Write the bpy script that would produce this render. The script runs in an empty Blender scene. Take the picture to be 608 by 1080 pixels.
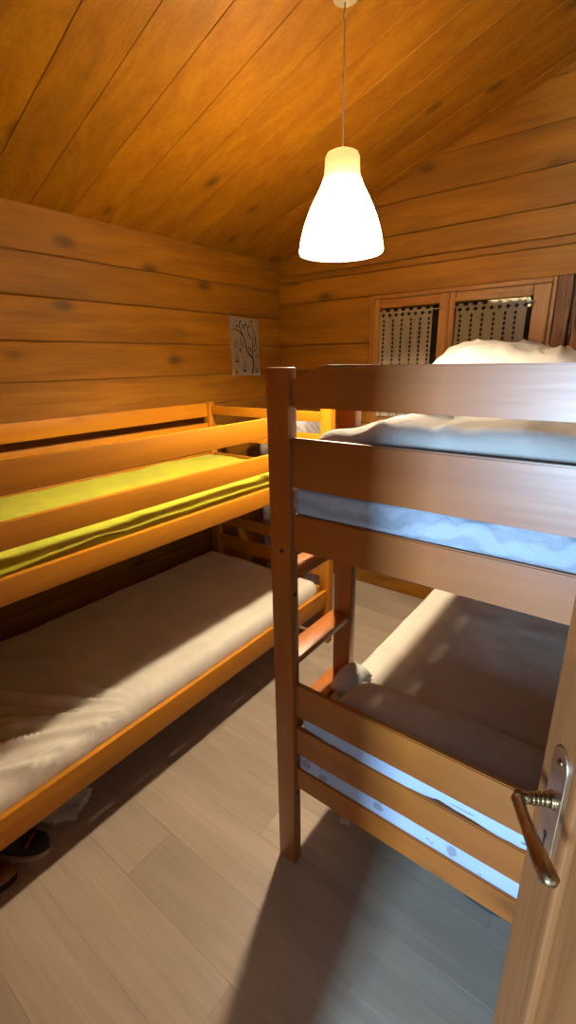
import bpy, bmesh, math, random
from mathutils import Vector, Matrix, noise
random.seed(7)
C = bpy.context.scene.collection
V = Vector

# ------------------------------------------------------------------ nodes
def nt(name):
    m = bpy.data.materials.new(name); m.use_nodes = True
    t = m.node_tree; t.nodes.clear()
    out = t.nodes.new('ShaderNodeOutputMaterial')
    b = t.nodes.new('ShaderNodeBsdfPrincipled')
    t.links.new(b.outputs[0], out.inputs[0])
    return m, t, b, out

def N(t, kind, **kw):
    n = t.nodes.new(kind)
    for k, v in kw.items():
        setattr(n, k, v)
    return n

def mix(t, fac, a, b, mode='MIX'):
    n = t.nodes.new('ShaderNodeMix'); n.data_type = 'RGBA'; n.blend_type = mode
    for i, v in ((0, fac), (6, a), (7, b)):
        if isinstance(v, (int, float)): n.inputs[i].default_value = v
        elif isinstance(v, (tuple, list)): n.inputs[i].default_value = (*v[:3], 1)
        else: t.links.new(v, n.inputs[i])
    return n.outputs[2]

def math_(t, op, a, b=None, clamp=False):
    n = t.nodes.new('ShaderNodeMath'); n.operation = op; n.use_clamp = clamp
    for i, v in ((0, a), (1, b)):
        if v is None: continue
        if isinstance(v, (int, float)): n.inputs[i].default_value = v
        else: t.links.new(v, n.inputs[i])
    return n.outputs[0]

def ramp(t, fac, stops):
    n = t.nodes.new('ShaderNodeValToRGB')
    e = n.color_ramp.elements
    while len(e) > 1: e.remove(e[-1])
    e[0].position = stops[0][0]; c = stops[0][1]; e[0].color = (*c, 1) if not isinstance(c, float) else (c, c, c, 1)
    for p, c in stops[1:]:
        x = e.new(p); x.color = (*c, 1) if not isinstance(c, float) else (c, c, c, 1)
    t.links.new(fac, n.inputs[0])
    return n.outputs[0]

def wood(name, light, dark, axis, knots=0.5, rough=.42, vary=.25, coat=0.0, scale=1.0, fine=.35, bump=.15):
    """axis: grain direction"""
    m, t, b, out = nt(name)
    tc = N(t, 'ShaderNodeTexCoord'); geo = N(t, 'ShaderNodeNewGeometry')
    off = N(t, 'ShaderNodeVectorMath', operation='SCALE')
    comb = N(t, 'ShaderNodeCombineXYZ')
    for i in range(3): comb.inputs[i].default_value = (7.3, 11.1, 5.7)[i]
    t.links.new(comb.outputs[0], off.inputs[0]); t.links.new(geo.outputs['Random Per Island'], off.inputs[3])
    add = N(t, 'ShaderNodeVectorMath', operation='ADD')
    t.links.new(tc.outputs['Object'], add.inputs[0]); t.links.new(off.outputs[0], add.inputs[1])
    def mapped(along, across):
        mp = N(t, 'ShaderNodeMapping')
        s = [across * scale] * 3; s['xyz'.index(axis)] = along * scale
        mp.inputs['Scale'].default_value = s
        t.links.new(add.outputs[0], mp.inputs['Vector'])
        return mp.outputs[0]
    n1 = N(t, 'ShaderNodeTexNoise'); n1.inputs['Scale'].default_value = 1; n1.inputs['Detail'].default_value = 4
    n1.inputs['Distortion'].default_value = 1.2
    t.links.new(mapped(.9, 9), n1.inputs['Vector'])
    n2 = N(t, 'ShaderNodeTexNoise'); n2.inputs['Scale'].default_value = 1; n2.inputs['Detail'].default_value = 3
    t.links.new(mapped(4, 110), n2.inputs['Vector'])
    n3 = N(t, 'ShaderNodeTexNoise'); n3.inputs['Scale'].default_value = 1; n3.inputs['Detail'].default_value = 2
    t.links.new(mapped(1.5, 3), n3.inputs['Vector'])
    col = ramp(t, n1.outputs[0], [(.3, dark), (.5, tuple((a + b_) / 2 for a, b_ in zip(light, dark))), (.68, light)])
    g = ramp(t, n2.outputs[0], [(.3, 1 - fine), (.6, 1.0)])
    col = mix(t, 1.0, col, g, 'MULTIPLY')
    p = ramp(t, n3.outputs[0], [(.3, .82), (.7, 1.12)])
    col = mix(t, 1.0, col, p, 'MULTIPLY')
    r = ramp(t, geo.outputs['Random Per Island'], [(0, 1 - vary), (1, 1 + vary * .4)])
    col = mix(t, 1.0, col, r, 'MULTIPLY')
    if knots:
        v = N(t, 'ShaderNodeTexVoronoi'); v.inputs['Scale'].default_value = 1
        t.links.new(mapped(2.6, 5.2), v.inputs['Vector'])
        k = ramp(t, v.outputs['Distance'], [(.05, 1.0), (.10, .75), (.17, .18), (.26, 0.0)])
        k = math_(t, 'MULTIPLY', k, knots)
        col = mix(t, k, col, tuple(c * .22 for c in dark))
    t.links.new(col, b.inputs['Base Color'])
    rr = ramp(t, n2.outputs[0], [(.3, min(1, rough + .12)), (.7, rough)])
    t.links.new(rr, b.inputs['Roughness'])
    b.inputs['Coat Weight'].default_value = coat; b.inputs['Coat Roughness'].default_value = .33
    b.inputs['Specular IOR Level'].default_value = .35
    bp = N(t, 'ShaderNodeBump'); bp.inputs['Strength'].default_value = bump; bp.inputs['Distance'].default_value = .002
    t.links.new(n2.outputs[0], bp.inputs['Height']); t.links.new(bp.outputs[0], b.inputs['Normal'])
    return m

def plain(name, col, rough=.5, metal=0, var=.12, scale=20, bump=0.0, sheen=0, col2=None, alpha=None):
    m, t, b, out = nt(name)
    tc = N(t, 'ShaderNodeTexCoord')
    n = N(t, 'ShaderNodeTexNoise'); n.inputs['Scale'].default_value = scale; n.inputs['Detail'].default_value = 4
    t.links.new(tc.outputs['Object'], n.inputs['Vector'])
    c2 = col2 or tuple(c * (1 - var) for c in col)
    t.links.new(ramp(t, n.outputs[0], [(.35, c2), (.65, col)]), b.inputs['Base Color'])
    b.inputs['Roughness'].default_value = rough; b.inputs['Metallic'].default_value = metal
    b.inputs['Sheen Weight'].default_value = sheen
    if bump:
        bp = N(t, 'ShaderNodeBump'); bp.inputs['Strength'].default_value = bump; bp.inputs['Distance'].default_value = .003
        t.links.new(n.outputs[0], bp.inputs['Height']); t.links.new(bp.outputs[0], b.inputs['Normal'])
    return m

def fabric(name, col, rough=.85, weave=500, fold=.4, motif=None, motif_scale=9, relief=False):
    m, t, b, out = nt(name)
    tc = N(t, 'ShaderNodeTexCoord')
    w = N(t, 'ShaderNodeTexNoise'); w.inputs['Scale'].default_value = weave; w.inputs['Detail'].default_value = 1
    t.links.new(tc.outputs['Object'], w.inputs['Vector'])
    n = N(t, 'ShaderNodeTexNoise'); n.inputs['Scale'].default_value = 7; n.inputs['Detail'].default_value = 5
    n.inputs['Distortion'].default_value = .8
    t.links.new(tc.outputs['Object'], n.inputs['Vector'])
    c = ramp(t, n.outputs[0], [(.3, tuple(x * .88 for x in col)), (.7, col)])
    c = mix(t, 1.0, c, ramp(t, w.outputs[0], [(.3, .9), (.7, 1.0)]), 'MULTIPLY')
    h = math_(t, 'MULTIPLY', n.outputs[0], fold)
    if motif:   # small printed sprigs
        v = N(t, 'ShaderNodeTexVoronoi'); v.inputs['Scale'].default_value = motif_scale
        v.inputs['Randomness'].default_value = .55
        t.links.new(tc.outputs['Object'], v.inputs['Vector'])
        s = N(t, 'ShaderNodeTexNoise'); s.inputs['Scale'].default_value = 90; s.inputs['Detail'].default_value = 3
        t.links.new(tc.outputs['Object'], s.inputs['Vector'])
        d = math_(t, 'ADD', v.outputs['Distance'], math_(t, 'MULTIPLY', math_(t, 'SUBTRACT', s.outputs[0], .5), .35))
        k = ramp(t, d, [(.24, .85), (.29, 0.0)])
        c = mix(t, k, c, motif)
    if relief:  # quilted leaf relief
        v = N(t, 'ShaderNodeTexVoronoi'); v.feature = 'DISTANCE_TO_EDGE'; v.inputs['Scale'].default_value = 38
        t.links.new(tc.outputs['Object'], v.inputs['Vector'])
        wv = N(t, 'ShaderNodeTexWave'); wv.wave_type = 'RINGS'; wv.inputs['Scale'].default_value = 7
        wv.inputs['Distortion'].default_value = 9; wv.inputs['Detail'].default_value = 2
        t.links.new(tc.outputs['Object'], wv.inputs['Vector'])
        q = ramp(t, v.outputs['Distance'], [(0, 0.0), (.12, 1.0)])
        h = math_(t, 'ADD', h, math_(t, 'MULTIPLY', q, .12)); h = math_(t, 'ADD', h, math_(t, 'MULTIPLY', wv.outputs[1], .6))
        c = mix(t, 1.0, c, ramp(t, wv.outputs[1], [(.2, .78), (.6, 1.0)]), 'MULTIPLY')
    t.links.new(c, b.inputs['Base Color'])
    b.inputs['Roughness'].default_value = rough; b.inputs['Sheen Weight'].default_value = .15
    bp = N(t, 'ShaderNodeBump'); bp.inputs['Strength'].default_value = .6; bp.inputs['Distance'].default_value = .012
    t.links.new(h, bp.inputs['Height']); t.links.new(bp.outputs[0], b.inputs['Normal'])
    return m

# ------------------------------------------------------------------ object helpers
def link(name, me, mat, parent=None, smooth=False, loc=(0, 0, 0)):
    o = bpy.data.objects.new(name, me); C.objects.link(o)
    if mat: me.materials.append(mat)
    if parent: o.parent = parent
    o.location = loc
    if smooth:
        for p in me.polygons: p.use_smooth = True
    return o

def obj(name, bm, mat, parent=None, smooth=False, loc=(0, 0, 0), auto=None):
    me = bpy.data.meshes.new(name)
    bmesh.ops.recalc_face_normals(bm, faces=bm.faces)
    bm.to_mesh(me); bm.free()
    o = link(name, me, mat, parent, smooth, loc)
    if auto: 
        for p in me.polygons: p.use_smooth = True
        me.set_sharp_from_angle(angle=math.radians(auto))
    return o

def tag(o, label=None, cat=None, group=None, kind=None):
    if label: o['label'] = label
    if cat: o['category'] = cat
    if group: o['group'] = group
    if kind: o['kind'] = kind
    return o

def thing(name, loc, label, cat, group=None, kind=None, rot=(0, 0, 0)):
    o = bpy.data.objects.new(name, None); C.objects.link(o); o.location = loc; o.rotation_euler = rot
    o.empty_display_size = .05
    return tag(o, label, cat, group, kind)

def box(bm, x0, x1, y0, y1, z0, z1, bev=0.0, seg=1):
    r = bmesh.ops.create_cube(bm, size=1)
    vs = r['verts']
    for v in vs:
        v.co = V((x0 if v.co.x < 0 else x1, y0 if v.co.y < 0 else y1, z0 if v.co.z < 0 else z1))
    if bev:
        es = list({e for v in vs for e in v.link_edges})
        bmesh.ops.bevel(bm, geom=es, offset=bev, segments=seg, affect='EDGES', profile=.6)
    return bm

def one(*a, **k):
    return box(bmesh.new(), *a, **k)

def prism(poly, axis, a0, a1, bev=0):
    """poly: 2D points in the two other axes (x,z for axis y; y,z for axis x; x,y for axis z)"""
    bm = bmesh.new()
    def mk(p, a):
        if axis == 'y': return (p[0], a, p[1])
        if axis == 'x': return (a, p[0], p[1])
        return (p[0], p[1], a)
    lo = [bm.verts.new(mk(p, a0)) for p in poly]; hi = [bm.verts.new(mk(p, a1)) for p in poly]
    n = len(poly)
    bm.faces.new(lo); bm.faces.new(hi[::-1])
    for i in range(n): bm.faces.new((lo[i], lo[(i + 1) % n], hi[(i + 1) % n], hi[i]))
    bmesh.ops.recalc_face_normals(bm, faces=bm.faces)
    if bev:
        es = [e for e in bm.edges if e.calc_face_angle(0) > .6]
        bmesh.ops.bevel(bm, geom=es, offset=bev, segments=2, affect='EDGES')
    return bm

def tube(bm, pts, rad, n=10, cap=True, squash=None):
    pts = [V(p) for p in pts]; rings = []
    rs = rad if isinstance(rad, (list, tuple)) else [rad] * len(pts)
    up = V((0, 0, 1)); prev = None
    for i, p in enumerate(pts):
        d = (pts[min(i + 1, len(pts) - 1)] - pts[max(i - 1, 0)]).normalized()
        if prev is None:
            a = d.cross(up) if abs(d.z) < .95 else d.cross(V((1, 0, 0)))
        else:
            a = prev - d * prev.dot(d)
        a.normalize(); prev = a; b_ = d.cross(a)
        sq = squash or 1
        rings.append([bm.verts.new(p + a * math.cos(2 * math.pi * k / n) * rs[i] + b_ * math.sin(2 * math.pi * k / n) * rs[i] * sq) for k in range(n)])
    for i in range(len(rings) - 1):
        for k in range(n):
            bm.faces.new((rings[i][k], rings[i][(k + 1) % n], rings[i + 1][(k + 1) % n], rings[i + 1][k]))
    if cap:
        bm.faces.new(rings[0][::-1]); bm.faces.new(rings[-1])
    return bm

def lathe(bm, prof, n=48, c=(0, 0, 0), close=False):
    rings = []
    for r, z in prof:
        if r < 1e-5: rings.append([bm.verts.new((c[0], c[1], c[2] + z))])
        else: rings.append([bm.verts.new((c[0] + r * math.cos(2 * math.pi * k / n), c[1] + r * math.sin(2 * math.pi * k / n), c[2] + z)) for k in range(n)])
    for i in range(len(rings) - 1):
        a, b_ = rings[i], rings[i + 1]
        for k in range(n):
            k2 = (k + 1) % n
            if len(a) == 1 and len(b_) == 1: continue
            if len(a) == 1: bm.faces.new((a[0], b_[k2], b_[k]))
            elif len(b_) == 1: bm.faces.new((a[k], a[k2], b_[0]))
            else: bm.faces.new((a[k], a[k2], b_[k2], b_[k]))
    return bm

def soft_box(x0, x1, y0, y1, z0, z1, r, nx, ny, nz, disp=None, belly=0):
    """rounded, displaced box surface for mattresses and bedding"""
    bm = bmesh.new(); cache = {}
    c = V(((x0 + x1) / 2, (y0 + y1) / 2, (z0 + z1) / 2)); h = V(((x1 - x0) / 2, (y1 - y0) / 2, (z1 - z0) / 2))
    rr = V((min(r, h.x), min(r, h.y), min(r, h.z)))
    def vert(i, j, k):
        key = (i, j, k)
        if key in cache: return cache[key]
        u = V((2 * i / nx - 1, 2 * j / ny - 1, 2 * k / nz - 1))
        p = V((u.x * h.x, u.y * h.y, u.z * h.z))
        inner = V([max(-(h[a] - rr[a]), min(h[a] - rr[a], p[a])) for a in range(3)])
        d = V([(p[a] - inner[a]) / rr[a] for a in range(3)])
        if d.length > 1e-6:
            m_ = max(abs(d.x), abs(d.y), abs(d.z)); d = d.normalized() * m_
            p = inner + V([d[a] * rr[a] for a in range(3)])
        if belly:
            s = belly * (1 - (p.z / h.z) ** 2)
            p.x += s * (1 if p.x > 0 else -1) * (abs(p.x) / h.x) ** 8; p.y += s * (1 if p.y > 0 else -1) * (abs(p.y) / h.y) ** 8
        p = p + c
        if disp: p = disp(p, (p.z - z0) / (z1 - z0))
        cache[key] = bm.verts.new(p); return cache[key]
    def face(f):
        try: bm.faces.new(f)
        except ValueError: pass
    for i in range(nx):
        for j in range(ny):
            face([vert(i, j, nz), vert(i + 1, j, nz), vert(i + 1, j + 1, nz), vert(i, j + 1, nz)])
            face([vert(i, j, 0), vert(i, j + 1, 0), vert(i + 1, j + 1, 0), vert(i + 1, j, 0)])
    for i in range(nx):
        for k in range(nz):
            face([vert(i, 0, k), vert(i + 1, 0, k), vert(i + 1, 0, k + 1), vert(i, 0, k + 1)])
            face([vert(i, ny, k), vert(i, ny, k + 1), vert(i + 1, ny, k + 1), vert(i + 1, ny, k)])
    for j in range(ny):
        for k in range(nz):
            face([vert(0, j, k), vert(0, j, k + 1), vert(0, j + 1, k + 1), vert(0, j + 1, k)])
            face([vert(nx, j, k), vert(nx, j + 1, k), vert(nx, j + 1, k + 1), vert(nx, j, k + 1)])
    return bm

def fbm(p, s, o=4):
    return noise.fractal(V(p) * s, 1.0, 2.0, o, noise_basis='PERLIN_ORIGINAL')
def ridge(p, s, seed=0):
    v = noise.noise(V(p) * s + V((seed, seed * 1.7, 0)))
    return 1 - min(1, abs(v) * 3.2)

# ------------------------------------------------------------------ materials
PL, PD = (.52, .215, .022), (.34, .125, .010)
W = {}
for ax in 'xyz':
    W['wall' + ax] = wood('pine_plank_' + ax, (.32, .128, .003), (.20, .072, .0015), ax, knots=.8, rough=.55, vary=.18, fine=.14, bump=.08)
    W['bedL' + ax] = wood('honey_pine_' + ax, (.66, .255, .009), (.54, .19, .006), ax, knots=.3, rough=.42, vary=.08, coat=.15, fine=.08, bump=.05)
    W['bedR' + ax] = wood('reddish_pine_' + ax, (.40, .120, .014), (.32, .084, .009), ax, knots=.5, rough=.36, vary=.06, coat=.6, fine=.07, bump=.05)
    W['door' + ax] = wood('door_pine_' + ax, (.33, .125, .038), (.25, .086, .024), ax, knots=.4, rough=.45, vary=.1, coat=.1, fine=.12, bump=.06)
W['ceil'] = wood('ceiling_board', (.37, .150, .004), (.25, .088, .002), 'x', knots=.75, rough=.5, vary=.2, coat=.0, fine=.14, bump=.08)
W['old'] = wood('weathered_timber', (.30, .15, .075), (.13, .06, .032), 'z', knots=.8, rough=.8, vary=.3, fine=.5, bump=.8, scale=1.6)
W['win'] = wood('window_pine_z', (.42, .19, .045), (.30, .115, .022), 'z', knots=.25, rough=.4, vary=.08)
W['winx'] = wood('window_pine_x', (.42, .19, .045), (.30, .115, .022), 'x', knots=.25, rough=.4, vary=.08)
M_groove = plain('joint_shadow_wood', (.09, .035, .010), .9)
M_floor = wood('greyed_oak_plank', (.43, .345, .265), (.36, .285, .215), 'x', knots=.0, rough=.34, vary=.05, fine=.10, bump=.12, scale=.8)
M_lime = fabric('lime_sheet', (.60, .62, .012), fold=1.0)
M_sheet = fabric('cream_sheet', (.74, .67, .56), fold=1.0)
M_sheetR = fabric('cream_sheet_smooth', (.70, .64, .54), fold=.5)
M_white = fabric('white_sheet', (.62, .60, .56), fold=.8)
M_print = fabric('printed_mattress_cover', (.42, .50, .66), motif=(.22, .22, .27), fold=.2, motif_scale=15)
M_hem = fabric('bluish_white_hem', (.42, .51, .68), fold=.8)
M_quilt = fabric('quilted_cover', (.42, .49, .60), relief=True, fold=.4)
M_duvet = fabric('duvet', (.42, .40, .37), fold=1.4)
M_grey = fabric('grey_ticking', (.40, .36, .36), relief=True, fold=1.2)
M_brass = plain('aged_brass', (.50, .36, .20), .24, 1.0, var=.35, scale=60)
M_steel = plain('polished_plate', (.82, .72, .60), .3, 1.0, var=.2, scale=30)
M_dark = plain('dark_hole', (.02, .015, .012), .7)
M_paper = plain('drawing_paper', (.80, .70, .64), .8, var=.06)
M_ink = plain('ink', (.05, .03, .03), .8)
M_rod = plain('white_rod', (.7, .66, .6), .35)
M_plastic = plain('white_plastic', (.80, .76, .66), .35, var=.04)
M_slate = plain('blue_grey_bag', (.035, .05, .065), .55, var=.4, bump=.4)
M_brownleather = plain('brown_leather', (.20, .075, .035), .45, var=.4, bump=.3)
M_black = plain('black_fabric', (.02, .018, .02), .8, var=.4, bump=.5)
M_red = plain('red_trim', (.35, .03, .02), .5)
M_pale = plain('pale_rubber', (.55, .42, .32), .5)
M_shutter = plain('dark_shutter', (.035, .022, .014), .8, var=.4, scale=8)
M_plaster = plain('hall_plaster', (.42, .40, .37), .9)

# glass
M_glass, t, b, out = nt('window_glass')
b.inputs['Base Color'].default_value = (.95, .97, .96, 1); b.inputs['Roughness'].default_value = 0.01
b.inputs['Transmission Weight'].default_value = 1; b.inputs['IOR'].default_value = 1.5
# clear film for the crumpled bag
M_film, t, b, out = nt('clear_plastic_film')
b.inputs['Base Color'].default_value = (.9, .85, .8, 1); b.inputs['Roughness'].default_value = .12
tr = N(t, 'ShaderNodeBsdfTransparent'); ms = N(t, 'ShaderNodeMixShader'); ms.inputs[0].default_value = .22
t.links.new(tr.outputs[0], ms.inputs[1]); t.links.new(b.outputs[0], ms.inputs[2]); t.links.new(ms.outputs[0], out.inputs[0])
# lace
M_lace, t, b, out = nt('lace_cotton')
b.inputs['Base Color'].default_value = (.74, .68, .56, 1); b.inputs['Roughness'].default_value = .9
tl = N(t, 'ShaderNodeBsdfTranslucent'); tl.inputs[0].default_value = (.5, .45, .38, 1)
ms = N(t, 'ShaderNodeMixShader'); ms.inputs[0].default_value = .2
t.links.new(b.outputs[0], ms.inputs[1]); t.links.new(tl.outputs[0], ms.inputs[2]); t.links.new(ms.outputs[0], out.inputs[0])
# translucent lamp shade that glows
M_shade, t, b, out = nt('opal_shade')
b.inputs['Base Color'].default_value = (.9, .82, .62, 1); b.inputs['Roughness'].default_value = .35
tl = N(t, 'ShaderNodeBsdfTranslucent'); tl.inputs[0].default_value = (.70, .62, .42, 1)
ms = N(t, 'ShaderNodeMixShader'); ms.inputs[0].default_value = .55
em = N(t, 'ShaderNodeEmission'); em.inputs[0].default_value = (1, .80, .46, 1); em.inputs[1].default_value = .3
ad = N(t, 'ShaderNodeAddShader')
t.links.new(b.outputs[0], ms.inputs[1]); t.links.new(tl.outputs[0], ms.inputs[2])
t.links.new(ms.outputs[0], ad.inputs[0]); t.links.new(em.outputs[0], ad.inputs[1]); t.links.new(ad.outputs[0], out.inputs[0])
M_cap, t, b, out = nt('dimmed_opal')  # collar opal made less translucent so the upper shade looks less lit
b.inputs['Base Color'].default_value = (.85, .78, .55, 1); b.inputs['Roughness'].default_value = .35
tl = N(t, 'ShaderNodeBsdfTranslucent'); tl.inputs[0].default_value = (.10, .085, .045, 1)
ms = N(t, 'ShaderNodeMixShader'); ms.inputs[0].default_value = .3
t.links.new(b.outputs[0], ms.inputs[1]); t.links.new(tl.outputs[0], ms.inputs[2]); t.links.new(ms.outputs[0], out.inputs[0])
M_bulb, t, b, out = nt('lit_bulb')
em = N(t, 'ShaderNodeEmission'); em.inputs[0].default_value = (1, .80, .50, 1); em.inputs[1].default_value = 40
t.links.new(em.outputs[0], out.inputs[0])

# ------------------------------------------------------------------ room
XW, YB = -2.25, 2.87           # left wall, back wall
XR, YF = .44, 0.0              # right wall, front wall
SL = math.tan(math.radians(19.5)); ZW = 2.255
XRIDGE = .25
def ceil_z(x): return ZW + SL * (min(x, XRIDGE) - XW) - max(0, x - XRIDGE) * SL

# floor planks (laid along x), with the hall behind the doorway
bm = bmesh.new(); y = -2.2; row = 0
while y < 3.0:
    x = -2.45 - (row * .47) % 1.2
    while x < 1.0:
        xa, xb = max(x, -2.4), min(x + 1.2, .9)
        if xb - xa > .01: box(bm, xa + .0001, xb - .0001, y + .0001, y + .1819, -.03, 0, .0005)
        x += 1.2
    y += .182; row += 1
tag(obj('floor', bm, M_floor), kind='structure')
sub = obj('subfloor', one(-2.5, 1.0, -2.3, 3.1, -.06, -.0305), M_groove, bpy.data.objects['floor'])

# left wall: horizontal pine boards
def plank_wall(name, place, joints, mat):
    bm = bmesh.new()
    for a, b_ in zip(joints[:-1], joints[1:]): place(bm, a + .0015, b_ - .0015)
    return tag(obj(name, bm, mat), kind='structure')
jl = [0, .10, .28, .46, .635, .815, .99, 1.17, 1.35, 1.532, 1.708, 1.895, 2.071, 2.262]
wl = plank_wall('wall_left', lambda bm, a, b_: box(bm, XW - .05, XW, -.1, YB + .05, a, b_, .004), jl, W['wally'])
obj('wall_backing', one(XW - .08, XW - .006, -.15, YB + .1, -.03, 2.27), M_groove, wl)

# back wall with the window hole
WX0, WX1, WZ0, WZ1 = -1.51, -.47, 1.17, 1.985
BX0, BX1 = -.462, -.20          # rough upright timbers right of the window
jb = [0, .10, .28, .46, .635, .815, .99, 1.17, 1.35, 1.532, 1.708, 1.985, 2.125, 2.165, 2.30, 2.47, 2.65, 2.83, 3.02, 3.2]
bm = bmesh.new()
for a, b_ in zip(jb[:-1], jb[1:]):
    a += .0012; b_ -= .0012
    x_lo = XW if a < ZW - .02 else XW + (a - ZW) / SL
    def cutbox(x0, x1):
        x0 = max(x0, x_lo - .25)
        if x1 > x0: box(bm, x0, x1, YB, YB + .05, a, b_, .0035)
    if b_ > WZ0 and a < WZ1 - .005: cutbox(-2.3, WX0 - .001); cutbox(WX1 + .001, XR + .05)
    else: cutbox(-2.3, XR + .05)
wb = tag(obj('wall_back', bm, W['wallx']), kind='structure')
bm = bmesh.new()
box(bm, -2.35, WX0 + .02, YB + .052, YB + .09, -.03, 3.3); box(bm, WX1 - .02, .6, YB + .052, YB + .09, -.03, 3.3)
box(bm, WX0, WX1, YB + .052, YB + .09, -.03, WZ0 + .02); box(bm, WX0, WX1, YB + .052, YB + .09, WZ1 - .02, 3.3)
obj('wall_backing', bm, M_groove, wb)

# right wall, front wall around the doorway
wr = plank_wall('wall_right', lambda bm, a, b_: box(bm, XR, XR + .05, -.1, YB + .05, a, b_, .004), jl[:-1] + [2.25, 2.43, 2.61, 2.79, 2.97, 3.15], W['wally'])
obj('wall_backing', one(XR + .006, XR + .08, -.15, YB + .1, -.03, 3.3), M_groove, wr)
DX0, DX1, DZ = -.345, .352, 2.03
bm = bmesh.new()
for a, b_ in zip(jb[:-1], jb[1:]):
    a += .0015; b_ -= .0015
    if a < DZ: box(bm, XW, DX0, YF - .05, YF, a, min(b_, 9), .003); box(bm, DX1, XR, YF - .05, YF, a, b_, .003)
    else: box(bm, XW - .0, XR, YF - .05, YF, a, b_, .003)
wf = tag(obj('wall_front', bm, W['wallx']), kind='structure')
bm = bmesh.new(); box(bm, XW - .1, DX0 - .003, YF - .09, YF - .052, -.03, 3.3); box(bm, DX1 + .003, XR + .5, YF - .09, YF - .052, -.03, 3.3)
box(bm, DX0, DX1, YF - .09, YF - .052, DZ, 3.3)
obj('wall_backing', bm, M_groove, wf)
# door lining
bm = bmesh.new()
box(bm, DX0, DX0 + .02, YF - .10, YF + .012, 0, DZ, .002); box(bm, DX1 - .018, DX1, YF - .10, YF - .03, 0, DZ, .002)
box(bm, DX0 + .02, DX1 - .018, YF - .10, YF - .03, DZ - .02, DZ, .002)
tag(obj('trim_1', bm, W['doorz']), kind='structure')

# ceiling boards running up the slope
bm = bmesh.new(); y = 1.521 - .1828 * 9
TH = .03
def ceil_board(x0, x1, y0, y1):
    z0, z1 = ceil_z(x0), ceil_z(x1)
    bb = bmesh.new()
    vs = [bb.verts.new(p) for p in ((x0, y0, z0), (x1, y0, z1), (x1, y1, z1), (x0, y1, z0), (x0, y0, z0 + TH), (x1, y0, z1 + TH), (x1, y1, z1 + TH), (x0, y1, z0 + TH))]
    for f in ((0, 1, 2, 3), (7, 6, 5, 4), (0, 4, 5, 1), (1, 5, 6, 2), (2, 6, 7, 3), (3, 7, 4, 0)): bb.faces.new([vs[i] for i in f])
    bmesh.ops.recalc_face_normals(bb, faces=bb.faces)
    bmesh.ops.bevel(bb, geom=list(bb.edges), offset=.0009, segments=1, affect='EDGES')
    tmp = bpy.data.meshes.new('t'); bb.to_mesh(tmp); bb.free(); bm.from_mesh(tmp); bpy.data.meshes.remove(tmp)
i = 0
while y < YB + .02:
    g = .0022 if i % 2 == 1 else .00005
    ceil_board(XW - .06, XRIDGE, y + g, y + .1828 - g); ceil_board(XRIDGE, XR + .06, y + g, y + .1828 - g)
    y += .1828; i += 1
cl = tag(obj('ceiling', bm, W['ceil']), kind='structure')
bm = bmesh.new()
P = [(XW - .1, ceil_z(XW) + .02), (XRIDGE, ceil_z(XRIDGE) + .036), (XR + .1, ceil_z(XR) + .02), (XR + .1, ceil_z(XR) + .12), (XRIDGE, ceil_z(XRIDGE) + .15), (XW - .1, ceil_z(XW) + .1)]
obj('ceiling_backing', prism(P, 'y', -.15, YB + .1), M_groove, cl)

# hall behind the camera
hb = bmesh.new()
box(hb, -1.0, -.95, -2.2, -.10, 0, 2.5); box(hb, .95, 1.0, -2.2, -.10, 0, 2.5)
box(hb, -1.0, 1.0, -2.2, -.10, 2.5, 2.55)
box(hb, -1.0, -.36, -2.25, -2.2, 0, 2.5); box(hb, .04, 1.0, -2.25, -2.2, 0, 2.5); box(hb, -.36, .04, -2.25, -2.2, 0, .70); box(hb, -.36, .04, -2.25, -2.2, 1.54, 2.5)
tag(obj('wall_hall', hb, M_plaster), kind='structure')

# ------------------------------------------------------------------ window
win = thing('window_1', (0, 0, 0), None, None, kind='structure')
bm = bmesh.new()
box(bm, WX0, WX0 + .03, YB - .012, YB + .06, WZ0, WZ1, .003); box(bm, WX1 - .02, WX1, YB - .012, YB + .06, WZ0, WZ1, .003)
obj('window_frame', bm, W['win'], win)
bm = bmesh.new(); box(bm, WX0 + .03, WX1 - .02, YB - .012, YB + .06, WZ1 - .025, WZ1, .003); box(bm, WX0 - .02, WX1 + .02, YB - .05, YB + .06, WZ0 - .02, WZ0 + .02, .004)
obj('window_frame', bm, W['winx'], win)
for (a, b_, p0, p1) in ((WX0 + .032, -1.012, -1.438, -1.064), (-1.010, WX1 - .022, -.972, -.572)):
    bm = bmesh.new()
    box(bm, a, p0, YB - .02, YB + .03, WZ0 + .022, WZ1 - .027, .004, 2); box(bm, p1, b_, YB - .02, YB + .03, WZ0 + .022, WZ1 - .027, .004, 2)
    cs = obj('casement', bm, W['win'], win)
    bm = bmesh.new(); box(bm, p0, p1, YB - .019, YB + .029, 1.905, WZ1 - .028, .004, 2); box(bm, p0, p1, YB - .019, YB + .029, WZ0 + .022, WZ0 + .1, .004, 2)
    obj('casement_rail', bm, W['winx'], cs)
    obj('window_pane', one(p0 - .004, p1 + .004, YB + .006, YB + .010, WZ0 + .09, 1.912), M_glass, cs)
bm = bmesh.new(); box(bm, -1.022, -1.002, YB - .03, YB - .019, WZ0 + .025, WZ1 - .03, .004, 2)
obj('cover_strip', bm, W['win'], win)
bm = bmesh.new()
for k in range(7): box(bm, WX0 + .03 + k * .143, WX0 + .17 + k * .143, YB + .085, YB + .11, WZ0, WZ1, .003)
box(bm, WX0 - .1, WX1 + .1, YB + .112, YB + .13, WZ0 - .1, WZ1 + .1)
obj('shutter', bm, M_shutter, win)
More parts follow.
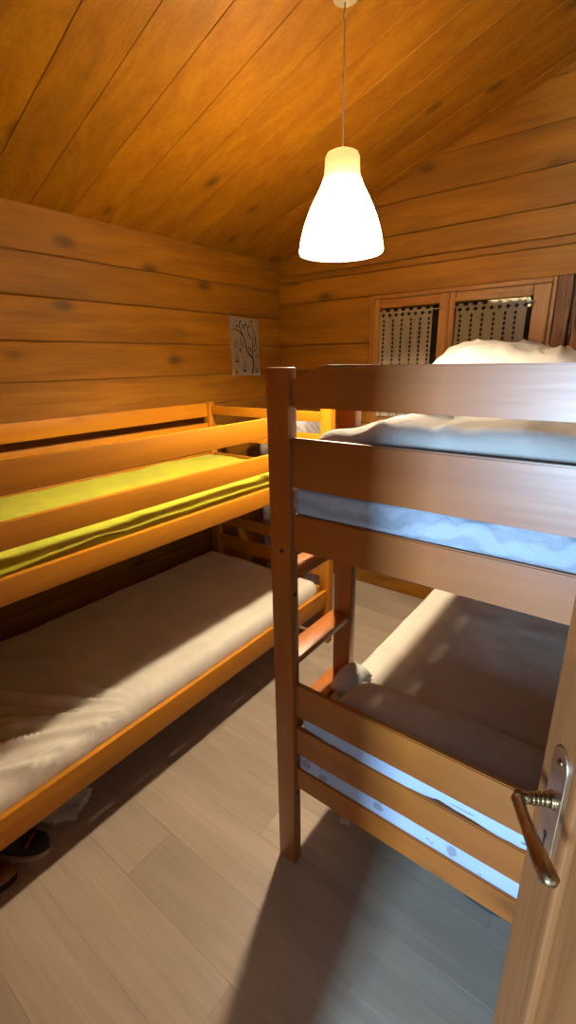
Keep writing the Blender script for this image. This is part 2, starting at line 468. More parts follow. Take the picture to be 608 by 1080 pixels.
# rough upright timbers
for n_, (xa, xb) in enumerate(((-.462, -.392), (-.378, -.22))):
    bm = soft_box(xa, xb, YB - .045, YB + .0, 1.0, 1.985 + .012 * 0, .008, 10, 4, 50,
                  lambda p, f: p + V((.004 * fbm(p, 9), .004 * fbm(p + V((3, 1, 2)), 12), 0)))
    tag(obj('trim_%d' % (n_ + 2), bm, W['old'], smooth=True), kind='structure')

# ------------------------------------------------------------------ lace curtains
def curtain(x0, x1, label):
    bm = bmesh.new(); cs = .0042; nx = int((x1 - x0) / cs); ztop, zbot = 1.893, 1.25
    nz = int((ztop - zbot) / cs)
    def pos(i, k):
        x = x0 + i * cs; z = ztop - k * cs
        yy = YB - .034 + .005 * math.sin(x * 55) * min(1, (ztop - z) * 6) + .003 * math.sin(x * 23 + 1)
        return (x, yy, z)
    vs = {}
    def vt(i, k):
        if (i, k) not in vs: vs[(i, k)] = bm.verts.new(pos(i, k))
        return vs[(i, k)]
    cols = [6, 20, 34, 48, 62, 74]
    for i in range(nx):
        for k in range(nz):
            hole = False
            if k > 11:
                for c in cols:
                    dz = (k % 6) - 3
                    if abs(i - c) * 1.3 + abs(dz) <= 2.4: hole = True
            if k <= 3:      # scalloped heading above the rod
                if (i % 12) in (0, 1, 2, 9, 10, 11) and k < 3 - abs((i % 12) - 6) * .2 + 1: hole = True
            if 5 <= k <= 9 and abs((i % 10) - 4.5) + abs(k - 7) <= 2.6: hole = True
            if not hole: bm.faces.new((vt(i, k), vt(i + 1, k), vt(i + 1, k + 1), vt(i, k + 1)))
    bmesh.ops.solidify(bm, geom=list(bm.faces), thickness=.0012)
    o = obj('lace_curtain', bm, M_lace)
    tag(o, label, 'curtain')
    return o
curtain(-1.428, -1.092, 'cream openwork lace curtain on the left window casement, above the guard rail')
curtain(-.958, -.592, 'cream openwork lace curtain on the right window casement behind the white bedding')
for xa, xb, lab in ((-1.445, -1.057, 'thin white rod holding the lace curtain of the left casement'), (-.98, -.565, 'thin white rod holding the lace curtain of the right casement')):
    t_ = thing('curtain_rod', ((xa + xb) / 2, YB - .034, 1.877), lab, 'curtain rod')
    h = (xb - xa) / 2
    obj('rod', tube(bmesh.new(), [(-h, -.006, 0), (h, -.006, 0)], .0028, 8), M_rod, t_, True)
    for s in (-1, 1):
        obj('hook', tube(bmesh.new(), [(s * h, -.006, 0), (s * (h + .004), .004, -.001), (s * (h + .004), .015, -.002)], .003, 8), M_rod, t_, True)

# ------------------------------------------------------------------ drawing on the left wall
t_ = thing('wall_drawing', (XW + .002, 2.485, 1.70), 'paper drawing of a black branching tree with lanterns, taped to left plank wall', 'drawing')
bm = bmesh.new()
q = [(-.153, .188), (.138, .182), (.141, -.190), (-.138, -.178)]
fl = []
ng = 12
grid = {}
for i in range(ng + 1):
    for k in range(ng + 1):
        u, v = i / ng, k / ng
        a = V((*q[0], 0)) * (1 - u) + V((*q[1], 0)) * u; c_ = V((*q[3], 0)) * (1 - u) + V((*q[2], 0)) * u
        p = a * (1 - v) + c_ * v
        lift = .002 + .010 * max(0, v - .85) * u * 3 + .0015 * fbm((u * 3, v * 3, 1), 1)
        grid[i, k] = bm.verts.new((lift, p.x, p.y))
for i in range(ng):
    for k in range(ng):
        if i in (1,) and k == ng - 1: continue      # torn notch
        bm.faces.new((grid[i, k], grid[i + 1, k], grid[i + 1, k + 1], grid[i, k + 1]))
bmesh.ops.solidify(bm, geom=list(bm.faces), thickness=.0006)
obj('sheet', bm, M_paper, t_)
def stroke(bm, pts, w0, w1):
    n = len(pts); X = .0062
    out_ = []
    for i, (a, b_) in enumerate(pts):
        j, k = max(0, i - 1), min(n - 1, i + 1)
        d = V((pts[k][0] - pts[j][0], pts[k][1] - pts[j][1])).normalized(); nn = V((-d.y, d.x)); w = w0 + (w1 - w0) * i / (n - 1)
        out_.append((bm.verts.new((X, a + nn.x * w, b_ + nn.y * w)), bm.verts.new((X, a - nn.x * w, b_ - nn.y * w))))
    for i in range(n - 1): bm.faces.new((out_[i][0], out_[i][1], out_[i + 1][1], out_[i + 1][0]))
def sm(pts, n=8):
    r = []
    P_ = [pts[0]] + pts + [pts[-1]]
    for i in range(1, len(P_) - 2):
        for s in range(n):
            t0 = s / n; a, b_, c_, d = [V(P_[i + j]) for j in (-1, 0, 1, 2)]
            r.append(tuple(.5 * ((2 * b_) + (c_ - a) * t0 + (2 * a - 5 * b_ + 4 * c_ - d) * t0 ** 2 + (3 * b_ - a - 3 * c_ + d) * t0 ** 3)))
    r.append(pts[-1]); return r
bm = bmesh.new()
trunk = [(.055, -.175), (.068, -.11), (.06, -.07), (.02, -.04), (0, 0), (-.015, .05), (-.04, .09)]
stroke(bm, sm(trunk), .0068, .0034)
for br in ([(.062, -.08), (.06, -.02), (.07, .03), (.075, .07)], [(.075, .0), (.095, .03), (.09, .09), (.06, .13), (.075, .165)],
           [(.06, .05), (.03, .08), (.02, .12), (-.01, .15)], [(-.03, .07), (-.07, .10), (-.11, .11)], [(-.04, .09), (-.06, .13), (-.05, .16)],
           [(.07, -.03), (.105, -.01), (.11, .04)], [(.02, .12), (.05, .14)]):
    stroke(bm, sm(br), .0042, .0020)
def leaf(bm, a, b_, r1, r2, ang, n=9):
    vs = [bm.verts.new((.0063, a + r1 * math.cos(th) * math.cos(ang) - r2 * math.sin(th) * math.sin(ang), b_ + r1 * math.cos(th) * math.sin(ang) + r2 * math.sin(th) * math.cos(ang))) for th in [2 * math.pi * i / n for i in range(n)]]
    bm.faces.new(vs)
def ring(bm, a, b_, r, w, sy=1.2):
    stroke(bm, [(a + r * math.cos(2 * math.pi * i / 14), b_ + sy * r * math.sin(2 * math.pi * i / 14)) for i in range(15)], w, w)
for a, b_, r1, r2, an in ((-.05, .05, .012, .005, 1.2), (-.045, .03, .010, .004, .6), (-.035, .01, .012, .005, 1.9), (-.06, -.02, .014, .006, 1.3), (.0, .14, .012, .006, .3), (-.02, .12, .012, .006, 2.2), (.06, .165, .010, .005, .2), (-.05, .155, .012, .006, 1), (-.03, .135, .009, .005, 2), (.1, .06, .009, .004, .4), (-.08, .13, .01, .005, .8)):
    leaf(bm, a, b_, r1, r2, an)
for i in range(14): leaf(bm, -.12 + .05 * random.random(), .10 + .065 * random.random(), .0035, .003, 0, 6)
ring(bm, .035, -.015, .010, .0025)
for a, b_, r in ((-.1, .015, .014), (.105, -.06, .012)):
    ring(bm, a, b_, r, .0014, 1.5); ring(bm, a, b_, r * .5, .0012, 1.5)
for a, b_, s in ((-.095, -.075, 1.0), (-.02, -.135, 1.1), (.10, -.145, .95)):   # little lanterns
    stroke(bm, [(a, b_ + .05 * s), (a, b_ + .03 * s)], .001, .001)
    stroke(bm, sm([(a - .016 * s, b_ - .022 * s), (a - .014 * s, b_ + .01 * s), (a, b_ + .032 * s), (a + .014 * s, b_ + .01 * s), (a + .016 * s, b_ - .022 * s)], 4), .0013, .0013)
    for k in range(3): stroke(bm, [(a - .015 * s, b_ + (.006 - .013 * k) * s), (a + .015 * s, b_ + (.006 - .013 * k) * s)], .0016, .0016)
    leaf(bm, a, b_ - .018 * s, .015 * s, .006 * s, 0)
obj('ink_drawing', bm, M_ink, t_)
obj('tape', one(.003, .0045, -.158, -.135, .178, .194), M_pale, t_)

# ------------------------------------------------------------------ left bunk bed (Empty at its front left foot)
def B(o, name, x0, x1, y0, y1, z0, z1, mat, bev=.004, label=None):
    # coordinates given in the room, stored relative to the thing
    L = o.location
    ob = obj(name, one(x0 - L.x, x1 - L.x, y0 - L.y, y1 - L.y, z0 - L.z, z1 - L.z, bev, 2), mat, o, auto=40)
    if label: ob['label'] = label
    return ob
XL0, XL1 = -2.215, -1.275
bL = thing('bunk_bed', (-1.75, 1.05, 0), 'honey pine bunk bed against the left plank wall, with lime green sheet on top', 'bunk bed', 'pine bunk beds')
for (xa, xb) in ((-1.340, XL1), (XL0, XL0 + .06)):
    for (ya, yb) in ((.015, .06), (2.03, 2.075)):
        B(bL, 'post', xa, xb, ya, yb, 0, 1.372, W['bedLz'], .005)
xf0, xf1 = -1.312, -1.29
yy0, yy1 = .06, 2.03
B(bL, 'guard_rail', xf0, xf1, .06, 1.72, 1.285, 1.370, W['bedLy'], .004)
B(bL, 'guard_rail', xf0, xf1, .06, 1.72, 1.136, 1.212, W['bedLy'], .004)
B(bL, 'guard_rail_support', xf0 - .022, xf0, 1.67, 1.71, .99, 1.365, W['bedLz'], .003)
B(bL, 'side_rail', xf0, xf1, .06, 2.03, .985, 1.060, W['bedLy'], .004)
B(bL, 'side_rail', xf0, xf1, .06, 2.045, .245, .348, W['bedLy'], .004)
for z0, z1 in ((1.284, 1.368), (1.17, 1.245), (.985, 1.06), (.245, .348)):
    B(bL, 'rear_rail', -2.20, -2.178, yy0, yy1, z0, z1, W['bedLy'], .004)
for ya, yb in ((.027, .049), (2.040, 2.062)):
    for z0, z1 in ((1.298, 1.350), (1.15, 1.235), (.985, 1.06), (.585, .65), (.42, .51), (.245, .348)):
        B(bL, 'end_board', XL0 + .06, -1.340, ya, yb, z0, z1, W['bedLx'], .004)
for zb in (.92, .20):
    for k in range(12):
        yk = .14 + k * .162
        B(bL, 'slat', -2.178, xf0, yk, yk + .07, zb + .062, zb + .080, W['bedLx'], .002)
# ladder on the aisle side at the far end
for yk in (1.62,):
    pass

def mattress_disp(seed, amp=.006, top=None):
    def f(p, fz):
        q_ = p.copy(); a = amp * fbm(p + V((seed, 0, 0)), 5)
        if fz > .5: q_.z += a
        q_.x += a * .4; q_.y += a * .4
        if top and fz > .3: q_.z += top(p) * min(1, (fz - .3) / .4)
        return q_
    return f
def near_folds(p):
    w = max(0, 1 - max(0, p.y - .25) / .75)
    d = p.x * .55 + p.y
    s = .5 + .5 * math.sin(d * 60 + 6 * fbm(p, 3))
    dx, dy = p.x + 1.27, .80 - p.y
    an = math.atan2(dy, -dx); r = math.hypot(dx, dy)
    e = max(0, min(1, (r - .06) / .22)) * max(0, min(1, (.98 - r) / .35)) * max(0, min(1, (an + .15) / .5))
    f1 = abs(math.sin(an * 10 + 2.2 * noise.noise(p * 2.2) + 1)); f1 = (1 - f1) ** 2.2
    f2 = abs(math.sin(an * 17 + 3 * noise.noise(p * 3 + V((4, 0, 0))))); f2 = (1 - f2) ** 2.5
    return e * (.030 * f1 + .014 * f2) + .004 * ridge(p, 6, 1) * (.4 + w)
m = obj('mattress', soft_box(-2.172, -1.322, .07, 1.99, .285, .418, .045, 90, 220, 6, mattress_disp(1, .006, near_folds), .008), M_sheet, smooth=True)
tag(m, 'mattress under a wrinkled cream sheet on the lower deck of the left bunk', 'mattress', 'bunk mattresses')
def lime_top(p):
    # near end of the edge sinks a little behind the rail
    return .006 * ridge(p, 5, 2) + .008 * ridge(p, 2.6, 7) * (1 if p.y < .9 else .3) - .02 * max(0, 1 - abs(p.y - .45) / .35) * max(0, (p.x + 1.55) / .25)
m = obj('mattress', soft_box(-2.172, -1.318, .07, 2.02, 1.001, 1.055, .03, 60, 150, 4, mattress_disp(4, .005, lime_top)), M_lime, smooth=True)
tag(m, 'thin mattress under a bright lime green sheet on the upper deck of the left bunk', 'mattress', 'bunk mattresses')

# spare folded mattress standing behind the far end of the left bunk
m = obj('folded_mattress', soft_box(-1.97, -1.60, 2.24, 2.50, 0, 1.285, .06, 30, 16, 60, lambda p, f: p + V((.012 * fbm(p, 4), .012 * fbm(p + V((5, 5, 5)), 5), 0)) if f > .02 else p), M_grey, smooth=True)
tag(m, 'pale grey quilted spare mattress standing upright behind the far end of the left bunk', 'mattress')

# ------------------------------------------------------------------ right bunk bed
bR = thing('bunk_bed', (-.24, 1.88, 0), 'reddish varnished bunk bed beside the open door, with ladder rungs at its near left corner', 'bunk bed', 'pine bunk beds')
RX0, RX1 = -.742, .262
YN = .900                       # front face of the end boards
for (xa, xb) in ((RX0, RX0 + .066), (RX1 - .066, RX1)):
    for (ya, yb) in ((.886, .922), (2.81, 2.846)):
        p_ = B(bR, 'post', xa, xb, ya, yb, 0, 1.588, W['bedRz'], .005)
        if xa == RX0 and ya < 1:
            L = bR.location
            # drilled bolt recesses
            for zz in (1.128, ):
                sc = obj('bolt', lathe(bmesh.new(), [(0, .0015), (.006, .0015), (.006, -.002)], 14), M_dark, p_, True, loc=(-.703 - L.x, .886 - L.y, zz))
                sc.rotation_euler = (math.pi / 2, 0, 0)
            for zz in (1.0, .30):
                sc = obj('bolt', lathe(bmesh.new(), [(0, .0015), (.006, .0015), (.006, -.002)], 14), M_dark, p_, True, loc=(RX0 + .066 - L.x, .904 - L.y, zz))
                sc.rotation_euler = (0, math.pi / 2, 0)
def end_board(name, z0, z1, y0, cut=True):
    L = bR.location; xa, xb = RX0 + .066, RX1 - .066
    if cut:
        pts = [(xa, z0), (xb, z0), (xb, z1 - .030)]
        for k in range(1, 8):
            u = k / 8; pts.append((xb - .10 * u, z1 - .030 * (1 - (3 * u * u - 2 * u ** 3))))
        for k in range(0, 8):
            u = k / 8; pts.append((xa + .10 * (1 - u), z1 - .030 * (3 * u * u - 2 * u ** 3)))
        pts.append((xa, z1 - .030))
    else: pts = [(xa, z0), (xb, z0), (xb, z1), (xa, z1)]
    pts = [(a - L.x, b_) for a, b_ in pts]
    return obj(name, prism(pts, 'y', y0 - L.y, y0 + .016 - L.y, .003), W['bedRx'], bR, auto=35)
for y0 in (YN, 2.82):
    end_board('end_board', 1.497, 1.592, y0, True)
    end_board('end_board', 1.299, 1.424, y0, False)
    end_board('end_board', 1.131, 1.230, y0, False)
    end_board('end_board', .600, .713, y0, False)
    end_board('end_board', .458, .558, y0, False)
    end_board('end_board', .325, .405, y0, False)
# long rails
for x0 in (RX0 + .012, RX1 - .034):
    for z0, z1 in ((1.14, 1.235), (.33, .44)):
        B(bR, 'side_rail', x0, x0 + .022, .922, 2.81, z0, z1, W['bedRy'])
for z0, z1 in ((1.30, 1.38), (1.45, 1.55)):
    B(bR, 'guard_rail', RX1 - .034, RX1 - .012, .922, 2.81, z0, z1, W['bedRy'])
for z0, z1 in ((1.30, 1.38), (1.45, 1.55)):
    B(bR, 'guard_rail', RX0 + .010, RX0 + .032, 1.245, 2.81, z0, z1, W['bedRy'])
# ladder upright and treads
B(bR, 'ladder_post', -.737, -.672, 1.205, 1.240, 0.0, 1.588, W['bedRz'], .004)
for zt in (1.062, .792, .560, .335):
    B(bR, 'ladder_tread', -.744, -.676, .922, 1.205, zt - .022, zt, W['bedRy'], .003)
for zb in (1.12, .31):
    for k in range(12):
        yk = .99 + k * .15
        B(bR, 'slat', RX0 + .034, RX1 - .034, yk, yk + .07, zb + .06, zb + .078, W['bedRx'], .002)

m = obj('mattress', soft_box(-.672, .205, .926, 2.80, .390, .572, .04, 50, 110, 8, mattress_disp(11, .003, lambda p: .004 * ridge(p, 4, 3)), .003), M_sheetR, smooth=True)
tag(m, 'cream covered mattress on the lower deck of the right bunk, behind its end boards', 'mattress', 'bunk mattresses')
# printed pad hanging at the near end, in view between the boards
k_ = obj('printed_cover', soft_box(-.668, .192, .904, .935, .404, .459, .006, 60, 3, 6), M_print, m, smooth=True)
k_['label'] = 'white cover with small grey sprigs, under the sheet'
k_ = obj('sheet_hem', soft_box(-.655, .192, .904, .936, .557, .601, .006, 90, 3, 8,
         lambda p, f: p + V((0, .006 * max(0, fbm(p, 14)), (.012 * fbm(p, 8) if f < .4 else 0)))), M_hem, m, smooth=True)
# pillow, lower deck
def pillow(cx, cy, cz, hx, hy, th, seed, wr=.012, n=44, flat=.3, tilt=0):
    bm = bmesh.new(); top = {}; bot = {}
    for i in range(n + 1):
        for j in range(n + 1):
            u, v = 2 * i / n - 1, 2 * j / n - 1
            e = max(0, (1 - abs(u) ** 3.2) * (1 - abs(v) ** 3.2)) ** .55
            sx = 1 - .06 * (1 - abs(v)) ** 2 * 0; x = cx + hx * u * (1 - .05 * v * v); y = cy + hy * v * (1 - .05 * u * u)
            w = wr * ridge((x, y, seed), 6, seed) * e + wr * .5 * ridge((x * 1.6 + y, y * .8 - x, seed + 4), 6, seed) * e + wr * fbm((x, y, seed), 4) * e
            top[i, j] = bm.verts.new((x, y, cz + th * (1 - flat) * e * (1 - tilt * u) + w))
            bot[i, j] = top[i, j] if i in (0, n) or j in (0, n) else bm.verts.new((x, y, cz - th * flat * e))
    for i in range(n):
        for j in range(n):
            bm.faces.new((top[i, j], top[i + 1, j], top[i + 1, j + 1], top[i, j + 1]))
            try: bm.faces.new((bot[i, j], bot[i, j + 1], bot[i + 1, j + 1], bot[i + 1, j]))
            except ValueError: pass
    return bm
pz = .02
m = obj('pillow', pillow(-.215, 1.045, .603, .39, .118, .085, 2, .002, flat=.35), M_sheetR, smooth=True)
tag(m, 'flat cream pillow at the near end of the lower right bunk', 'pillow')
m = obj('bed_sheet', pillow(-.630, 1.150, .585, .045, .070, .055, 9, .012, 30, flat=.2), M_white, smooth=True)
tag(m, 'bunched white sheet corner beside the ladder post on the lower right bunk', 'sheet')

# upper right: quilted mattress, duvet, white pillows
m = obj('mattress', soft_box(-.672, .205, .926, 2.80, 1.199, 1.340, .035, 50, 110, 8, mattress_disp(15, .003)), M_quilt, smooth=True)
k_ = obj('quilt_edge', soft_box(-.672, .192, .904, .935, 1.231, 1.298, .006, 90, 3, 6), M_quilt, m, smooth=True)
tag(m, 'quilted white mattress on the upper deck of the right bunk', 'mattress', 'bunk mattresses')
def duv(p, f):
    q_ = p.copy()
    if f > .25:
        edge = min(1, max(0, (p.x + .68) / .16))
        q_.z += .045 * math.sin(min(1, max(0, (p.x + .68) / .45)) * math.pi / 2) * edge
        q_.z += (.016 * ridge(p, 4, 6) + .012 * ridge(p + V((0, 0, 3)), 9, 2) + .012 * fbm(p, 3)) * (1 if p.x < -.35 else .5) * edge
        q_.z += .05 * max(0, min(1, (p.y - 1.7) / .8))
    return q_
m = obj('duvet', soft_box(-.655, .21, .93, 2.77, 1.344, 1.425, .05, 90, 160, 6, duv), M_duvet, smooth=True)
tag(m, 'rumpled cream duvet spread over the upper deck of the right bunk', 'duvet')
m = obj('pillow', pillow(-.56, 2.50, 1.562, .34, .22, .125, 5, .024, 70, tilt=.35), M_white, smooth=True)
m.rotation_euler = (0, 0, 0)
tag(m, 'white crumpled pillow on top of the right bunk in front of the right casement', 'pillow')
m = obj('pillow', pillow(.0, 2.44, 1.552, .19, .24, .05, 8, .015, 50), M_white, smooth=True)
tag(m, 'white pillow at the far right corner of the upper right bunk, against the wall', 'pillow')

# ------------------------------------------------------------------ pendant lamp
LX, LY = -.99, 1.632
lc = ceil_z(LX)
ZT, ZB = 2.285, 1.972
lp = thing('pendant_lamp', (LX, LY, lc), 'lit pendant lamp with white bell shaped shade hanging on thin cord from ceiling', 'lamp')
H_ = ZT - ZB
prof = [(.012, 0), (.040, -.002), (.054, -.010), (.0595, -.024), (.0605, -.05), (.062, -.080), (.068, -.105), (.079, -.135), (.095, -.168), (.110, -.203), (.124, -.24), (.136, -.28), (.145, -.32), (.1505, -.355), (.151, -.366), (.1495, -.373)]
prof = [(r * 1.0, z * H_ / .373) for r, z in prof]
obj('shade_cap', lathe(bmesh.new(), prof[:7], 64), M_cap, lp, True, loc=(0, 0, ZT - lc))
obj('lamp_shade', lathe(bmesh.new(), prof[6:], 64), M_shade, lp, True, loc=(0, 0, ZT - lc))
obj('socket', lathe(bmesh.new(), [(0, 0), (.018, 0), (.020, -.06), (.016, -.075), (0, -.075)], 24), M_plastic, lp, True, loc=(0, 0, ZT - lc + .004))
bulb = [(0, -.075)] + [(.030 * math.sin(a) ** .8, -.075 - .085 * (1 - math.cos(a)) / 2) for a in [i * math.pi / 12 for i in range(1, 12)]] + [(0, -.16)]
obj('bulb', lathe(bmesh.new(), bulb, 24), M_bulb, lp, True, loc=(0, 0, ZT - lc))
obj('cord', tube(bmesh.new(), [(0, 0, -.02), (0, 0, ZT - lc + .002)], .0028, 8), M_plastic, lp, True)
obj('ceiling_rose', lathe(bmesh.new(), [(0, .04), (.046, .04), (.046, .0), (.042, -.010), (.030, -.017), (0, -.018)], 40), M_plastic, lp, True)
pt = bpy.data.lights.new('bulb_light', 'POINT'); pt.energy = 122; pt.color = (1, .84, .61); pt.shadow_soft_size = .045
po = bpy.data.objects.new('bulb_light', pt); C.objects.link(po); po.parent = lp; po.location = (0, 0, ZB + .085 - lc)

# ------------------------------------------------------------------ door leaf, opened into the room
dirv = V((.495, -.869, 0)).normalized(); nrm = V((-.869, -.495, 0)).normalized()
edge = V((-.035, .671, 0)); LW = .755
door = thing('door_1', tuple(edge + dirv * LW), None, None, kind='structure')
# local frame: +X from hinge to free edge, +Y = away from the face seen by the camera
ang = math.atan2(-dirv.y, -dirv.x); door.rotation_euler = (0, 0, ang)
def Dl(x0, x1, y0, y1, z0, z1, bev=.003): return one(x0, x1, y0, y1, z0, z1, bev, 2)
# which local Y is nrm?
ly = V((-math.sin(ang), math.cos(ang), 0)); sgn = 1 if ly.dot(nrm) > 0 else -1
def yf(a, b_): return (min(sgn * a, sgn * b_), max(sgn * a, sgn * b_))
ST = .085
a, b_ = yf(-.04, 0)
obj('stile', Dl(LW - ST, LW, a, b_, .008, 2.0), W['doorz'], door); obj('stile', Dl(0, .085, a, b_, .008, 2.0), W['doorz'], door)
for z0, z1 in ((.008, .20), (.88 - .42, .56), (1.20, 1.30), (1.88, 2.0)):
    obj('cross_rail', Dl(.085, LW - ST, a, b_, z0, z1), W['doorx'], door)
a2, b2 = yf(-.03, -.012)
for z0, z1 in ((.20, .46), (.56, 1.20), (1.30, 1.88)):
    pn = obj('panel', Dl(.085, LW - ST, a2, b2, z0, z1), W['doorz'], door)
    a3, b3 = yf(-.012, .004)
    bm = bmesh.new()
    box(bm, .085, .103, a3, b3, z0, z1, .005, 2); box(bm, LW - ST - .018, LW - ST, a3, b3, z0, z1, .005, 2)
    box(bm, .103, LW - ST - .018, a3, b3, z0, z0 + .018, .005, 2); box(bm, .103, LW - ST - .018, a3, b3, z1 - .018, z1, .005, 2)
    obj('moulding', bm, W['doorz'], pn)
# handle
hx, hz = LW - .053, 1.0
hp = bmesh.new()
pts = []
hw, hh = .022, .105
for k in range(9):
    th = math.pi * k / 8; pts.append((hx + hw * math.cos(th), hz - .022 + hh - hw + hw * math.sin(th) * 1.3))
for k in range(9):
    th = math.pi + math.pi * k / 8; pts.append((hx + hw * math.cos(th), hz - .042 - hh + hw + hw * math.sin(th) * 1.3))
pl = obj('handle_plate', prism(pts, 'y', *yf(0, .004), .0012), M_steel, door, auto=40); pl['label'] = 'polished brass coloured door plate'
bm = bmesh.new()
for zz in (hz + .068, hz - .132):
    lathe(bm, [(0, .004), (.004, .003), (.006, 0)], 14, (0, 0, 0))
    for v in bm.verts:
        if not v.tag: v.co = V((hx + v.co.x, sgn * (.004 + v.co.z), zz + v.co.y)); v.tag = True
obj('screw', bm, M_brass, pl, True)
bm = bmesh.new(); tube(bm, [(hx, sgn * .004, hz - .065), (hx, sgn * .0046, hz - .065)], .0055, 12); box(bm, hx - .0025, hx + .0025, *yf(.004, .0046), hz - .088, hz - .064)
obj('keyhole', bm, M_dark, pl)
bm = bmesh.new()
tube(bm, [(hx, sgn * .003, hz), (hx, sgn * .010, hz)], [.014, .011], 20)
for k in range(4): tube(bm, [(hx, sgn * (.010 + .006 * k), hz), (hx, sgn * (.013 + .006 * k), hz), (hx, sgn * (.016 + .006 * k), hz)], [.0085, .0105, .0085], 18)
tube(bm, [(hx, sgn * .03, hz), (hx, sgn * .046, hz)], [.0085, .0085], 18)
path = [(hx + .006, sgn * .047, hz + .002), (hx - .004, sgn * .052, hz), (hx - .022, sgn * .053, hz), (hx - .045, sgn * .053, hz), (hx - .07, sgn * .052, hz - .002), (hx - .095, sgn * .05, hz - .004), (hx - .113, sgn * .047, hz - .004), (hx - .118, sgn * .046, hz - .004)]
tube(bm, path, [.0065, .0095, .0085, .009, .0105, .012, .0105, .004], 18, squash=.8)
lv = obj('lever_handle', bm, M_brass, door, True); lv['label'] = 'curved aged brass lever'
obj('hinge', tube(bmesh.new(), [(-.004, sgn * .004, .25), (-.004, sgn * .004, .35)], .007, 12), M_brass, door, True)
obj('hinge', tube(bmesh.new(), [(-.004, sgn * .004, 1.65), (-.004, sgn * .004, 1.75)], .007, 12), M_brass, door, True)

# ------------------------------------------------------------------ things under the beds
def crumple(cx, cy, hx, hy, hz, seed, n=3, jag=.5):
    bm = bmesh.new(); bmesh.ops.create_icosphere(bm, subdivisions=n, radius=1)
    for v in bm.verts:
        d = 1 + jag * noise.noise(v.co * 2.3 + V((seed, 0, 0))) + jag * .5 * noise.noise(v.co * 6 + V((0, seed, 0)))
        v.co = V((cx + v.co.x * hx * d, cy + v.co.y * hy * d, max(0, hz + v.co.z * hz * d)))
    return bm
o = obj('plastic_bag', crumple(-1.465, .53, .045, .075, .045, 3, 4, .7), M_film)
tag(o, 'crumpled clear plastic bag on the floor at the edge of the left bunk', 'plastic bag')
def shoe(name, x, y, rz, upper, sole, trim, label, L_=.24, w=.045, h=.075):
    t_ = thing(name, (x, y, 0), label, 'shoe', rot=(0, 0, rz))
    bm = bmesh.new(); rings = []
    n = 16; st = 14
    for i in range(st + 1):
        u = i / st; ww = w * (.72 + .35 * math.sin(u * math.pi * .95)) * (1 if u < .8 else math.sqrt(max(.02, 1 - ((u - .8) / .2) ** 2))) * (1 if u > .08 else math.sqrt(u / .08 * .9 + .1))
        hh_ = h * (1.0 if u < .35 else 1.0 - .55 * min(1, (u - .35) / .4)) * (1 if u < .85 else math.sqrt(max(.05, 1 - ((u - .85) / .15) ** 2)))
        rings.append([bm.verts.new((L_ * (u - .5), ww * math.cos(2 * math.pi * k / n), .018 + max(0, hh_ * (.5 + .5 * math.sin(2 * math.pi * k / n))))) for k in range(n)])
    for i in range(st):
        for k in range(n): bm.faces.new((rings[i][k], rings[i][(k + 1) % n], rings[i + 1][(k + 1) % n], rings[i + 1][k]))
    bm.faces.new(rings[0][::-1]); bm.faces.new(rings[-1])
    obj('upper', bm, upper, t_, True)
    pts = [(L_ * .51 * math.cos(a) , (w * 1.02) * math.sin(a) * (1 + .12 * math.cos(a))) for a in [2 * math.pi * k / 28 for k in range(28)]]
    obj('sole', prism(pts, 'z', 0, .020, .003), sole, t_, auto=40)
    obj('trim_band', tube(bmesh.new(), [(L_ * .20, -w * .95, .03), (L_ * .22, -w * .5, .055), (L_ * .22, w * .5, .055), (L_ * .20, w * .95, .03)], .005, 8), trim, t_, True)
    return t_
shoe('shoe', -1.475, .355, math.radians(35), M_black, M_pale, M_red, 'black shoe with red band and pale sole under the edge of the left bunk', L_=.22)
shoe('shoe', -1.445, .215, math.radians(60), M_brownleather, M_black, M_brownleather, 'brown leather shoe under the left bunk, lowest of the items on the floor', L_=.22)
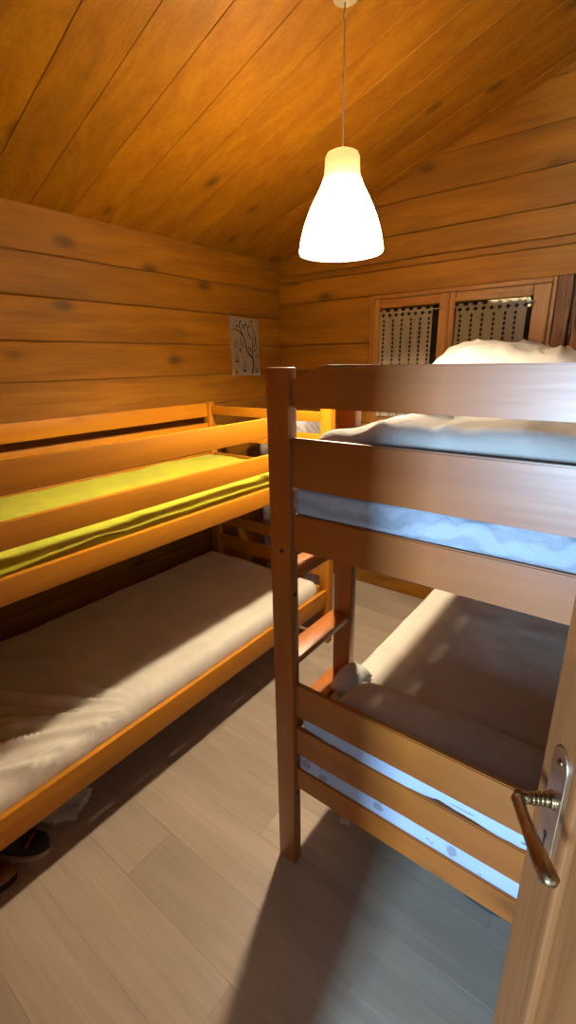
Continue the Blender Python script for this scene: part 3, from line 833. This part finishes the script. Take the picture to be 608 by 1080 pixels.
# dark bag on the floor beneath the right bunk
t_ = thing('storage_bag', (-.16, 1.29, 0), 'low dark blue grey bag on the floor under the right bunk, behind its bottom board', 'bag')
obj('bag_body', soft_box(-.26, .20, -.19, .22, 0, .13, .06, 30, 30, 10, lambda p, f: p + V((.01 * fbm(p, 5), .01 * fbm(p, 6), .008 * fbm(p, 7) if f > .1 else 0))), M_slate, t_, True)
obj('piping', tube(bmesh.new(), [(.205 * math.copysign(abs(math.cos(a)) ** .5, math.cos(a)) * 1.10 - .03, .195 * math.copysign(abs(math.sin(a)) ** .5, math.sin(a)) + .012, .055) for a in [2 * math.pi * i / 40 for i in range(41)]], .005, 8, cap=False), plain('teal_piping', (.02, .10, .13), .5), t_, True)
o = obj('fluff_ball', crumple(-.622, 1.12, .016, .02, .012, 8, 3, .8), M_pale)
tag(o, 'tiny pale crumpled scrap on floor under the right bunk', 'scrap')

# ------------------------------------------------------------------ light
w = bpy.data.worlds.new('world'); bpy.context.scene.world = w; w.use_nodes = True
w.node_tree.nodes['Background'].inputs[0].default_value = (.45, .62, 1, 1); w.node_tree.nodes['Background'].inputs[1].default_value = .3
al = bpy.data.lights.new('hall_window_daylight', 'AREA'); al.shape = 'RECTANGLE'; al.size = .36; al.size_y = .8
al.energy = 185; al.color = (.44, .71, 1)
ao = bpy.data.objects.new('hall_window_daylight', al); C.objects.link(ao); ao.location = (-.16, -2.19, 1.12); ao.rotation_euler = (math.radians(90), 0, 0)

# ------------------------------------------------------------------ camera
cam = bpy.data.cameras.new('camera'); co = bpy.data.objects.new('camera', cam); C.objects.link(co)
f = 490.0
cam.sensor_fit = 'VERTICAL'; cam.sensor_height = 36; cam.lens = f / 1080 * 36; cam.clip_start = .02
a_, p_, r_ = math.radians(37.526), math.radians(17.913), math.radians(.986)
ca, sa, cb, sb, cc, sc = math.cos(a_), math.sin(a_), math.cos(p_), math.sin(p_), math.cos(r_), math.sin(r_)
Rz = Matrix(((ca, sa, 0), (-sa, ca, 0), (0, 0, 1))); Bm = Matrix(((1, 0, 0), (0, 0, 1), (0, -1, 0)))
Rx = Matrix(((1, 0, 0), (0, cb, -sb), (0, sb, cb))); Rr = Matrix(((cc, -sc, 0), (sc, cc, 0), (0, 0, 1)))
Rm = (Rr @ Rx @ Bm @ Rz).transposed()
co.matrix_world = Matrix.Translation((0, 0, 1.6)) @ Rm.to_4x4()
s = bpy.context.scene; s.camera = co
s.view_settings.view_transform = 'Standard'; s.view_settings.look = 'None'; s.view_settings.gamma = 1
s.view_settings.exposure = .2; s.view_settings.use_curve_mapping = False
